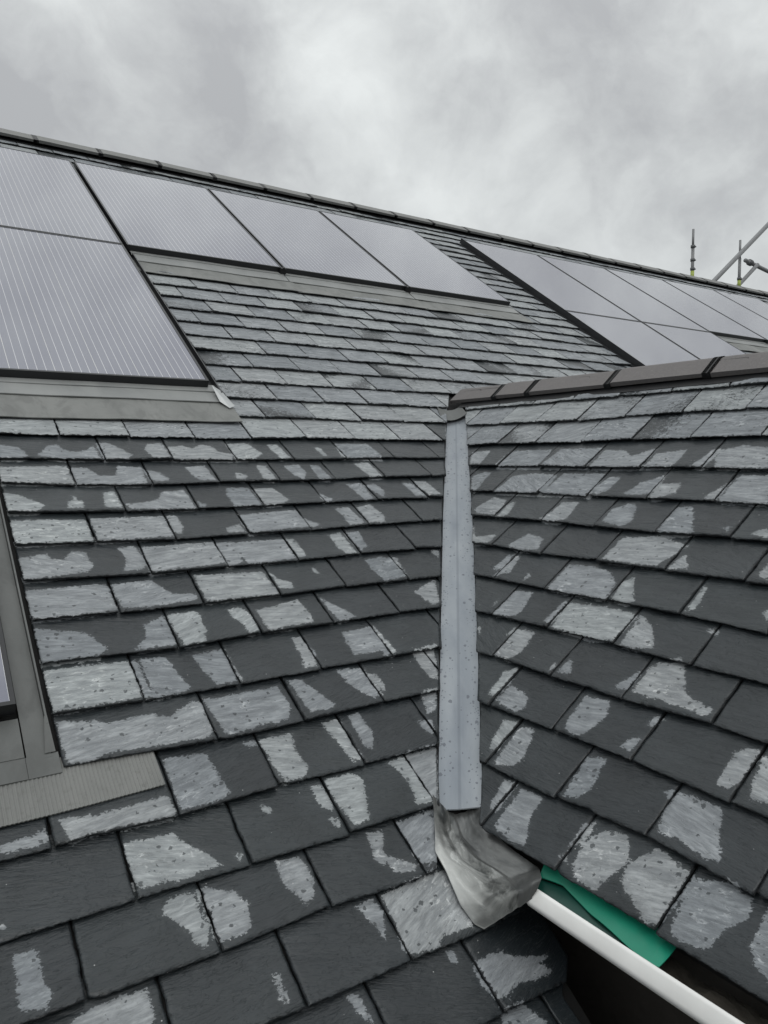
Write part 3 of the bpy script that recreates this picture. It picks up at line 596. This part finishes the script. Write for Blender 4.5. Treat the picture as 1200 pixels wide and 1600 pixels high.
# ---- wing
wing = empty('house_wing', 'smaller slate roofed wing with brown ridge tiles on the right', 'house', None, (3, 1, 0))
fbw = SlateField(RB, GB, ROWS_B, PATCH_B, np.random.default_rng(23))
EB = 1.0
def row_b(k):
    """courses of the wing, cut on the left along the valley (small u)"""
    ph = -1.7355 if k % 2 else -1.8660
    n = -6; j0 = None
    us = [ph+.2490*i+rng.normal(0, .003) for i in range(-7, 13)]
    for a, b_ in zip(us[:-1], us[1:]):
        mid = k*GB-GB*.5
        lo = float(edge_b(np.array([mid+GB*.5]))); hi_ = float(edge_b(np.array([mid-GB*.75])))
        if b_ < hi_+.02 or a > .62: continue
        uu = (a+b_)/2
        tr = k > 2 and uu < -.60
        fbw.slate_b(k, a+.0023, b_-.0023, .010 if uu < -.4 else .03, tr, .03 if k <= 2 else -.05)
EBV = [-.2, .06, .744, 1.312, 1.753, 1.9]; EBU = [-3.30, -3.058, -2.385, -1.84, -1.423, -1.30]
def slate_b(s, k, u0, u1, res, traced, dry0):
    # mirror of the cut: limit the LEFT side by the valley edge
    n0 = len(s.V)
    s.slate(k, u0, u1, res, None, traced, dry0)
    if len(s.V) == n0: return
    top, bot = s.V[n0], s.V[n0+1]
    for arr in (top, bot):
        rel = arr-s.pl.o; u = rel@s.pl.U; v = rel@s.pl.D
        vm = np.interp(u1, EBU, EBV); dv = np.minimum(vm-v, 0); arr += dv[:, None]*s.pl.D; v = v+dv
        lim = edge_b(v); d_ = np.maximum(lim-u, 0); d_ = np.minimum(d_, (u1-u)+0.0)
        arr += d_[:, None]*s.pl.U
SlateField.slate_b = slate_b
for k in range(0, 13): row_b(k)
wroof = fbw.build('slate_roof', SLATE, None); under(wroof, wing)
WAP = -.150                                       # ridge of the wing in v
dk = MB()
def va(z):                                        # A-plane v at a height
    return (RA.o[2]-z)/math.sin(PA_)
slab(RB, [(-3.42, WAP), (.62, WAP), (.62, 12*GB-.01), (-1.36, 12*GB-.01)], -.08, BASE-.003)
o = dk.build('underlay', DECK); under(o, wing)
wa = RB.p(0, WAP, 0); wx, wz = wa[0], wa[2]
PC = Plane((wx+.004, 0, wz), (0, 1, 0), (math.cos(PB_), 0, -math.sin(PB_)), (math.sin(PB_), 0, math.cos(PB_)))
fc = SlateField(PC, GB, {}, "0,0 1,0 1,1", np.random.default_rng(6))
for k in range(1, 14):
    vv = k*GB; zz_ = wz-vv*math.sin(PB_)
    yv = RA.o[1]-(RA.o[2]-zz_)/math.tan(PA_)*-1 if False else RA.o[1]-(RA.o[2]-zz_)/math.tan(PA_)
    fc.row(k, [(-.62, yv+.02)], .1 if k % 2 else .22, .249, .05, None, traced=False, dry0=.03)
o = fc.build('slate_roof', SLATE, None); under(o, wing)
bb = MB(); bb.box(PC, -.62, 1.3, .02, 13*GB, -.08, BASE-.003); bb.build('underlay', DECK, None); under(bpy.data.objects[-1] if False else [q for q in COL.objects if q.name.startswith('underlay')][-1], wing)
jb = [3.29-x for x in (3.29, 2.92, 2.68, 2.19, 1.72, 1.245, .77, .295, -.18, -.655)]
ridge_run(wroof, (wx, 3.29, wz), (0, -1, 0), jb, PB_, .092, RIDGE_BROWN, .034, True, .03, .006)
b = MB(); b.box(RB, -3.20, .62, WAP+.02, WAP+.128, BASE+.009, .010); o = b.build('ridge_roll', BLACK); o.parent = wroof
# wing walls, fascia below its eaves
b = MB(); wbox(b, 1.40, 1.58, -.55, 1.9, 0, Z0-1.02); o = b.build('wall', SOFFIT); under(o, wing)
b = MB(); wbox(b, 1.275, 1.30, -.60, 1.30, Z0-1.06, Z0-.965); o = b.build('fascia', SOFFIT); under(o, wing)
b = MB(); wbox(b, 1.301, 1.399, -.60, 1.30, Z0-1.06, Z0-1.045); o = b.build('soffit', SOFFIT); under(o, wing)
b = MB(); wbox(b, 3.60, 3.80, -.55, 1.9, 0, Z0-.9); o = b.build('wall', WALL); under(o, wing)
b = MB(); wbox(b, 1.59, 3.59, -.55, -.35, 0, Z0-.98)
b.add([(1.6, y, Z0-.975) for y in (-.55, -.35)]+[(wx, y, wz-.16) for y in (-.55, -.35)]+[(3.58, y, Z0-.975) for y in (-.55, -.35)], [(0, 2, 4), (5, 3, 1), (0, 1, 3, 2), (2, 3, 5, 4), (4, 5, 1, 0)])
o = b.build('wall', WALL); under(o, wing)
# floor of the dark slot between main roof and wing
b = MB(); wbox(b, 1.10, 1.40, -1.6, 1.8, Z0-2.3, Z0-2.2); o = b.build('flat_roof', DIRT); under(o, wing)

# ------------------------------------------------------------------ solar panels
def panel(u0, u1, v0, v1, label, lift=.05, clips=()):
    c = RA.p((u0+u1)/2, v1, 0); e = empty('solar_panel', label, 'solar panel', 'solar panels set into the slate roof', c)
    T = .035; fr = .011; g = .004
    u0 += g; u1 -= g; v0 += g; v1 -= g
    b = MB()
    b.box(RA, u0, u1, v0, v0+fr, lift-T, lift+.0015); b.box(RA, u0, u1, v1-fr, v1, lift-T, lift+.0015)
    b.box(RA, u0, u0+fr, v0+fr, v1-fr, lift-T, lift+.0015); b.box(RA, u1-fr, u1, v0+fr, v1-fr, lift-T, lift+.0015)
    o = b.build('frame', FRAME); under(o, e)
    b = MB(); b.box(RA, u0+fr+.0005, u1-fr-.0005, v0+fr+.0005, v1-fr-.0005, lift-.006, lift); o = b.build('glass', PV); under(o, e)
    for s_ in clips:
        b = MB(); cu = u1 if s_ > 0 else u0
        b.box(RA, cu-.022, cu+.022, v1+.001, v1+.035, -.005, lift+.006, .004); b.tube(RA.p(cu, v1+.028, lift+.005), RA.p(cu, v1+.028, lift+.014), .009)
        o = b.build('clip', BLACK); under(o, e)
    return e
BV, MV, TV = -.222, -1.875, -3.535
panel(.195, 1.222, MV, BV, 'nearest large solar panel with visible pale lines, lower of the two at the left edge')
panel(.195, 1.222, TV, MV, 'solar panel above the nearest large one, upper of the two at the left edge')
panel(1.240, 2.256, TV, MV, 'solar panel with faint lines, first of the three above the middle slates', clips=(1,))
panel(2.264, 3.274, TV, MV, 'middle of the three panels above the middle slates', clips=(1,))
panel(3.282, 4.300, TV, MV, 'last of three panels above the middle slates, beside the strip of bare slates')
panel(4.915, 5.935, TV, MV, 'upper left solar panel of the far group, beside the strip of bare slates')
panel(4.915, 5.935, MV, BV, 'lower left solar panel of the far group, its foot hidden behind the brown ridge')
panel(5.943, 7.02, TV, MV, 'second panel from the left in the top row of the far group')
panel(5.943, 7.02, MV, BV, 'lower right solar panel of the far group, just above the brown ridge')
panel(7.028, 8.085, TV-.01, MV-.02, 'third panel from the left in the top row of the far group', clips=(1,))
panel(8.093, 9.16, TV-.02, MV-.02, 'far panel under the scaffold poles, mirroring the slanted pole', clips=(1,))
panel(9.168, 10.22, TV-.03, MV-.02, 'farthest solar panel at the right edge of the photograph')
panel(-.83, .232, -.24, 1.418, 'cut off solar panel at the left edge, lowest of all, beside weathered lead')

# ------------------------------------------------------------------ flashings round the panels
def flashing(label, parts, group='metal flashings below the solar panels', loc=None):
    e = empty('metal_flashing', label, 'flashing', group, loc)
    for nm, o in parts: under(o, e)
    return e
def apron(u0, u1, v0, vm, v1, label, seed, endw=0.0):
    fl = []
    a = sheet('upper_apron', RA, u0, u1, v0-.03, v0+.035, .016, .020, ZINC, None, 40, 3, .0006, .004, seed); fl.append(('', a))
    a = sheet('upper_apron', RA, u0, u1, v0+.033, vm, .0165, .014, ZINC, None, 40, 5, .0008, .004, seed+1); fl.append(('', a))
    a = sheet('lower_apron', RA, u0-.01, u1+.03+endw, vm-.012, v1, .0075, .0135, LEAD, None, 60, 6, .0014, .003, seed+2, slope=-.006); fl.append(('', a))
    return flashing(label, fl, loc=RA.p((u0+u1)/2, v1, 0))
apron(.20, 1.255, -.222, -.108, .058, 'wide pale metal apron below the nearest large solar panel', 3)
apron(1.262, 2.256, MV, -1.745, -1.585, 'metal apron below the first middle panel, beside the corner of the large one', 13)
apron(2.264, 3.272, MV, -1.745, -1.585, 'metal apron below the middle of the three panels', 23)
apron(3.28, 4.31, MV, -1.745, -1.585, 'metal apron below the last of the three panels, ending at the bare strip', 33)
apron(7.04, 8.085, MV-.02, -1.775, -1.60, 'short metal apron under the far panels at the right edge', 43)
apron(8.093, 9.16, MV-.02, -1.775, -1.60, 'far metal apron at the right edge, mostly outside the photograph', 53)
# side gutters along panel edges
def side(u0, u1, v0, v1, label, m=FRAME, h=.034):
    e = empty('side_flashing', label, 'flashing', 'side flashings along the panels', RA.p(u0, v1, 0))
    b = MB(); b.box(RA, u0, u1, v0, v1, BASE, .006); o = b.build('channel', m); under(o, e)
    b = MB(); b.box(RA, u1-.006, u1, v0, v1, .0063, h); o = b.build('upstand', m); under(o, e)
    return e
side(1.224, 1.262, MV+.08, -.16, 'black side channel beside the right edge of the nearest large panel')
side(4.872, 4.917, TV-.02, BV, 'tall black edge strip along the left side of the far panel group', h=.058)
side(4.303, 4.345, TV, MV, 'thin dark strip along the right side of the last middle panel', h=.012)
# shiny corner piece
e = empty('corner_flashing', 'shiny folded metal corner at the foot of the nearest large panel', 'flashing', None, RA.p(1.25, -.1, 0))
b = MB(); b.add([RA.p(*x) for x in ((1.222, -.20, .045), (1.262, -.17, .032), (1.290, -.065, .020), (1.262, -.050, .017), (1.232, -.10, .020), (1.245, -.12, .032))], [(0, 4, 5), (0, 5, 1), (5, 2, 1), (5, 3, 2), (4, 3, 5)])
CHROME = mat('bright_folded_metal', flat((.42, .43, .43), .32, .7)); o = b.build('fold', CHROME); under(o, e)

# lower left flashings round the cut off panel
e = empty('lead_surround', 'weathered lead surround beside the cut off panel at the left edge', 'flashing', None, RA.p(.25, 1.5, 0))
o = sheet('side_apron', RA, .236, .2875, .0, 1.545, .004, .006, LEAD_DARK, None, 6, 40, .0008, .003, 61); under(o, e)
b = MB(); b.box(RA, .288, .2925, .0, 1.46, .0085, .020); b.add([RA.p(*x) for x in ((.286, 1.44, .022), (.2925, 1.44, .022), (.297, 1.535, .009), (.274, 1.535, .009))], [(0, 3, 2, 1)])
o = b.build('upstand', LEAD_DARK); under(o, e)
o = sheet('bottom_apron', RA, -.90, .232, 1.425, 1.535, .010, .008, LEAD_DARK, None, 40, 5, .0012, .004, 62); under(o, e)
o = sheet('bottom_apron', RA, .2335, .302, 1.535, 1.592, .005, .004, LEAD_DARK, None, 8, 4, .001, .003, 63); under(o, e)
o = sheet('bottom_apron', RA, -.90, .2325, 1.533, 1.592, .0075, .006, LEAD_DARK, None, 40, 4, .001, .003, 64); under(o, e)
# ribbed strip: real corrugation
nu = 760; U = np.linspace(-.92, .508, nu)
t = np.linspace(0, 1, 7); UU, TT = np.meshgrid(U, t)
VV = 1.545+(1.690-1.545)*TT+.004*np.sin(UU*7)*TT; HH = -.0030+.0150*TT**.8+.0011*np.sin(UU*2*math.pi/.0088)+.0010*np.sin(UU*9+VV*20)*TT
b = MB(); b.grid(RA.P(UU, VV, HH), np.stack([UU, VV, HH], -1))
b.grid(np.stack([RA.P(UU[-1], VV[-1], HH[-1]), RA.P(UU[-1], VV[-1], HH[-1]-.004)]), np.stack([np.stack([UU[-1], VV[-1], HH[-1]], -1)]*2))
o = b.build('ribbed_flashing', RIBBED); tag(o, 'ribbed grey lead strip lying on the slates at the lower left', 'flashing')

# ------------------------------------------------------------------ valley
n = 60; vs_ = np.linspace(-.14, 1.932, n)
va_pts = RA.P(edge_a(vs_)+.012, vs_, BASE+.002)                     # left edge, on the main roof
zl = va_pts[:, 2]
vb = np.linspace((RB.o[2]-zl[0])/math.sin(PB_), 1.760, n)
vb_pts = RB.P(edge_b(vb)-.012, vb, BASE+.002)
cols = 13; rowsP = []; stP = []; edg = []
ph = rng.uniform(0, 6, 6)
for i in range(n):
    a, c = va_pts[i], vb_pts[i]; wd = np.linalg.norm(c-a)
    # valley bottom between the planes at this height
    yb = RA.o[1]-(RA.o[2]-zl[i])/math.tan(PA_); xb = RB.o[0]-(RB.o[2]-zl[i])/math.tan(PB_)
    m_ = np.array([xb, yb, zl[i]-.002])
    ln_ = []
    for j in range(cols):
        s_ = j/(cols-1)
        q = (1-s_)**2*a+2*s_*(1-s_)*(m_*1.0+(a+c)/2*.0)+s_**2*c
        q = q+np.array([0, 0, .0008*math.sin(i*.5+ph[0]+s_*4)+.0006*math.sin(i*1.3+ph[1]-s_*7)])
        ln_.append(q); stP.append((s_*wd, vs_[i], 0)); edg.append(abs(s_-.5)*2)
    rowsP.append(ln_)
PV_ = np.array(rowsP); b = MB(); b.grid(PV_, np.array(stP).reshape(n, cols, 3))
low = PV_[-1]-RA.D*0-np.array([0, 0, .003])
b.grid(np.stack([PV_[-1], low]), np.stack([np.array(stP).reshape(n, cols, 3)[-1]]*2)); edg2 = edg+[1.0]*(2*cols)
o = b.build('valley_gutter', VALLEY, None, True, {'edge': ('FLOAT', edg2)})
tag(o, 'long pale grey metal valley channel running down between the two slate roofs', 'valley gutter')
# short piece of lead tucked under the ridge end
qa = [RA.p(2.475, -.165, .006), RA.p(2.425, -.045, .004)]; qb = [RB.p(-3.19, -.04, .008), RB.p(-3.075, .03, .006)]
g_ = []
for i in range(5):
    t_ = i/4; A_, B_ = np.array(qa[0])*(1-t_)+np.array(qa[1])*t_, np.array(qb[0])*(1-t_)+np.array(qb[1])*t_
    g_.append([A_*(1-s_)+B_*s_-np.array([0, 0, .045*s_*(1-s_)*2]) for s_ in np.linspace(0, 1, 9)])
b = MB(); b.grid(np.array(g_), np.array(g_)); o = b.build('ridge_flashing', LEAD_DARK, None, True); tag(o, 'small grey lead cap at the top of the valley channel under the ridge end', 'flashing')

# streaked lead flap at the foot of the valley
Lc = np.array([RA.p(u, v, .016) for u, v in ((1.142, 1.905), (1.086, 2.006), (1.063, 2.042), (1.063, 2.093), (1.053, 2.17), (1.061, 2.221), (1.077, 2.238))])
Rc = np.array([RB.p(-1.450, 1.735, BASE+.004), RB.p(-1.385, 1.80, BASE+.004), RB.p(-1.268, 1.812, BASE+.003), RB.p(-1.185, 1.816, BASE+.002), (1.136, 1.115, Z0-.895), (1.134, 1.125, Z0-.925), (1.128, 1.135, Z0-.945)])
def resamp(c, n):
    d_ = np.r_[0, np.cumsum(np.linalg.norm(np.diff(c, axis=0), axis=1))]; d_ /= d_[-1]
    x = np.linspace(0, 1, n); return np.stack([np.interp(x, d_, c[:, i]) for i in range(3)], 1)
ns, ms = 46, 34; Lr, Rr = resamp(Lc, ns), resamp(Rc, ns)
Pg = np.zeros((ns, ms, 3)); Sg = np.zeros((ns, ms, 3))
for i in range(ns):
    t_ = i/(ns-1)
    for j in range(ms):
        s_ = j/(ms-1)
        q = Lr[i]*(1-s_)+Rr[i]*s_
        if i == ns-1 or True:
            bow = math.sin(math.pi*s_)
            q = q+np.array([0, -1, -.35])*.008*bow*t_**2           # rounded lower lip
        sagv = .050*(1-t_)**1.2*bow-.010*bow*t_
        q = q-np.array([0, 0, 1])*sagv
        def fold(x, w): return max(0.0, 1-abs(x)/w)
        cre = .009*fold(s_-.36-.30*t_, .10)*min(1, t_*3)*(1-.5*t_)-.006*fold(s_-.55-.20*t_, .09)*t_+.004*fold(s_-.12-.25*t_, .06)*(1-t_)+.003*math.sin(s_*13+t_*6)*math.sin(t_*5+1)+.0015*math.sin(s_*37-t_*21)
        q = q+np.array([0, -.4, .9])*cre*bow
        Pg[i, j] = q; Sg[i, j] = (s_*.22, t_*.34, 0)
b = MB(); b.grid(Pg, Sg); lowr = Pg[-1]-np.array([0, 0, .004]); b.grid(np.stack([Pg[-1], lowr]), np.stack([Sg[-1]]*2))
lowl = Pg[:, 0]-np.array([0, 0, .004]); b.grid(np.stack([lowl, Pg[:, 0]]), np.stack([Sg[:, 0]]*2))
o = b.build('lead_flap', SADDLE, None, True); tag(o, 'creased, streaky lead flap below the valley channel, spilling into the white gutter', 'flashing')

# ------------------------------------------------------------------ white gutter, silt, green sheet
GX, GZ, GR = 1.182, Z0-.937, .054
ge = empty('gutter', 'white half round gutter under the right hand eaves', 'gutter', None, (GX, 1.0, GZ-GR))
y0g, y1g = -.62, 1.15
b = MB(); prof = [(GX-.034, GZ-.001), (GX-.0355, GZ+.004), (GX-.039, GZ+.0065), (GX-.043, GZ+.006), (GX-.0465, GZ+.002), (GX-.052, GZ-.010), (GX-.0560, GZ-.018), (GX-.0568, GZ-.022), (GX-.0560, GZ-.027), (GX-.050, GZ-.036), (GX-.030, GZ-.053), (GX, GZ-.060), (GX+.036, GZ-.058), (GX+.048, GZ-.052), (GX+.054, GZ-.050), (GX+.054, GZ-.046)]
inn = [(GX+(x-GX)*.94, z+.003) for x, z in prof[:10:-1]]+[(GX-.050, GZ-.036), (GX-.050, GZ-.024), (GX-.041, GZ-.003)]
full = prof+inn; nn = len(full); ys = np.linspace(y0g, y1g, 12); vs2 = []; fs2 = []
for i, y in enumerate(ys):
    vs2 += [(x+.0012*math.sin(y*5), y, z+.006*(y-1)*-.3) for x, z in full]
for i in range(len(ys)-1):
    fs2 += [(i*nn+j, (i+1)*nn+j, (i+1)*nn+(j+1) % nn, i*nn+(j+1) % nn) for j in range(nn)]
b.add(vs2, fs2); o = b.build('trough', WHITE, None, True); under(o, ge)
sx = np.linspace(GX-.046, GX+.050, 9); sy = np.linspace(y0g+.01, y1g-.02, 90); XX, YY = np.meshgrid(sx, sy)
ZZ = GZ-.030+.006*np.sin(YY*23+XX*40)+.004*np.sin(YY*61)+rng.normal(0, .0016, XX.shape)
b = MB(); q = np.stack([XX, YY, ZZ], -1); b.grid(q, q); o = b.build('silt', DIRT); under(o, ge)
# green sheet, tucked under the eave slates and lapping into the gutter
ge2 = empty('green_sheet', 'bright green plastic sheet hanging from the eave slates into the white gutter', 'plastic sheet', None, (1.2, 1.0, Z0-.95))
def along(pts, ys): a = np.array(pts)[np.argsort([q[1] for q in pts])]; return np.stack([np.interp(ys, a[:, 1], a[:, i]) for i in (0, 1, 2)], 1)
ny, nx = 64, 9; ty = np.linspace(0, 1, ny)
yt = .8386+(1.186-.8386)*ty; yl = .832+(1.172-.832)*ty
hi_ = along([(1.224, 1.19, -.905), (1.224, .86, -.914), (1.212, .8386, -.924)], yt)
lo_ = along([(1.186, 1.172, -.935), (1.199, 1.114, -.932), (1.1878, 1.0563, -.935), (1.1752, 1.0105, -.937), (1.1627, .9429, -.937), (1.1501, .8725, -.937), (1.1472, .8418, -.937), (1.152, .832, -.937)], yl)
g1_ = np.zeros((ny, nx, 3))
for j in range(nx):
    s_ = j/(nx-1); g1_[:, j] = hi_*(1-s_)+lo_*s_
    g1_[:, j, 2] += Z0-.002*math.sin(math.pi*s_)+.0015*np.sin(yt*40)*s_
b = MB(); b.grid(g1_, g1_); b.grid(np.stack([g1_[:, -1], g1_[:, -1]-np.array([0, 0, .002])]), np.stack([g1_[:, -1]]*2)); b.grid(np.stack([g1_[0]-np.array([0, 0, .002]), g1_[0]]), np.stack([g1_[0]]*2)); o = b.build('flange', GREEN, None, False); under(o, ge2)
yy = np.linspace(.93, 1.17, 40); g2_ = np.zeros((40, 6, 3)); base = along([(1.186, 1.172, -.939), (1.199, 1.114, -.936), (1.1878, 1.0563, -.939), (1.1752, 1.0105, -.941), (1.1627, .9429, -.941), (1.16, .92, -.941)], yy)
for j in range(6):
    s_ = j/5; g2_[:, j] = base+np.stack([.006-s_*np.clip(.030+(yy-1.0)*.10, .008, .06), yy*0, -.004-.016*s_+yy*0], 1); g2_[:, j, 2] += Z0
b = MB(); b.grid(g2_, g2_); o = b.build('lower_lip', GREEN_DARK, None, True); under(o, ge2)

# ------------------------------------------------------------------ scaffold tubes behind the ridge
def ycol(px): return px
SG = 'scaffold tubes behind the ridge'
def standard(x, y, ztop, zband, label, r=.024, collars=()):
    e = empty('scaffold_pole', label, 'scaffold pole', SG, (x, y, 0))
    b = MB(); b.tube((x, y, 0), (x, y, zband-.16), r); b.tube((x, y, zband-.16), (x, y, ztop-.32), r*1.1); b.tube((x, y, ztop-.32), (x, y, ztop), r*.82)
    o = b.build('tube', TUBE, None, True); under(o, e)
    b = MB(); b.tube((x, y, zband-.13), (x, y, zband+.03), r*1.25); o = b.build('coloured_band', BAND, None, True); under(o, e)
    for zc_ in collars:
        b = MB(); b.tube((x, y, zc_-.022), (x, y, zc_+.022), r*1.55); b.tube((x+r*1.2, y-.02, zc_), (x+r*2.1, y-.02, zc_), .012)
        o = b.build('coupler', COUPLER, None, True); under(o, e)
    return e
SY = 8.061
standard(11.66, SY, Z0+3.90, Z0+3.17, 'upright scaffold pole standing alone left of the slanted pole', collars=(Z0+3.61, Z0+3.385, Z0+3.235))
standard(13.05, SY, Z0+3.93, Z0+3.20, 'upright scaffold pole crossing behind the long slanted pole', collars=(Z0+3.245,))
def loose(a, b_, label, r=.036):
    e = empty('scaffold_pole', label, 'scaffold pole', SG, a); b = MB(); b.tube(a, b_, r)
    o = b.build('tube', TUBE, None, True); under(o, e)
    for t_ in (.14,):
        A_, B_ = Vector(a), Vector(b_); c = A_.lerp(B_, t_); dd = (B_-A_).normalized()*.035
        b = MB(); b.tube(c-dd, c+dd, r*1.6); o = b.build('coupler', COUPLER, None, True); under(o, e)
    return e
def lerp3(a, b_, t_): return tuple(a[i]+(b_[i]-a[i])*t_ for i in range(3))
p1, p2 = (12.18, SY-.07, Z0+3.087), (13.86, SY-.07, Z0+4.348)
loose(lerp3(p1, p2, -.9), p2, 'long slanted scaffold pole rising to the right across the sky', .040)
p1, p2 = (13.115, SY+.08, Z0+3.123), (13.76, SY+.08, Z0+3.61)
loose(lerp3(p1, p2, -2.0), p2, 'short slanted scaffold pole under the level one at the right edge')
p1, p2 = (13.45, SY+.14, Z0+3.66), (14.6, SY+.14, Z0+3.51)
loose(p1, p2, 'nearly level scaffold pole cut off by the right edge of the photograph')

# ------------------------------------------------------------------ ground
gm = MB(); gm.add([(-600, -600, 0), (600, -600, 0), (600, 600, 0), (-600, 600, 0)], [(0, 1, 2, 3)])
o = gm.build('ground', GROUND); o['kind'] = 'structure'
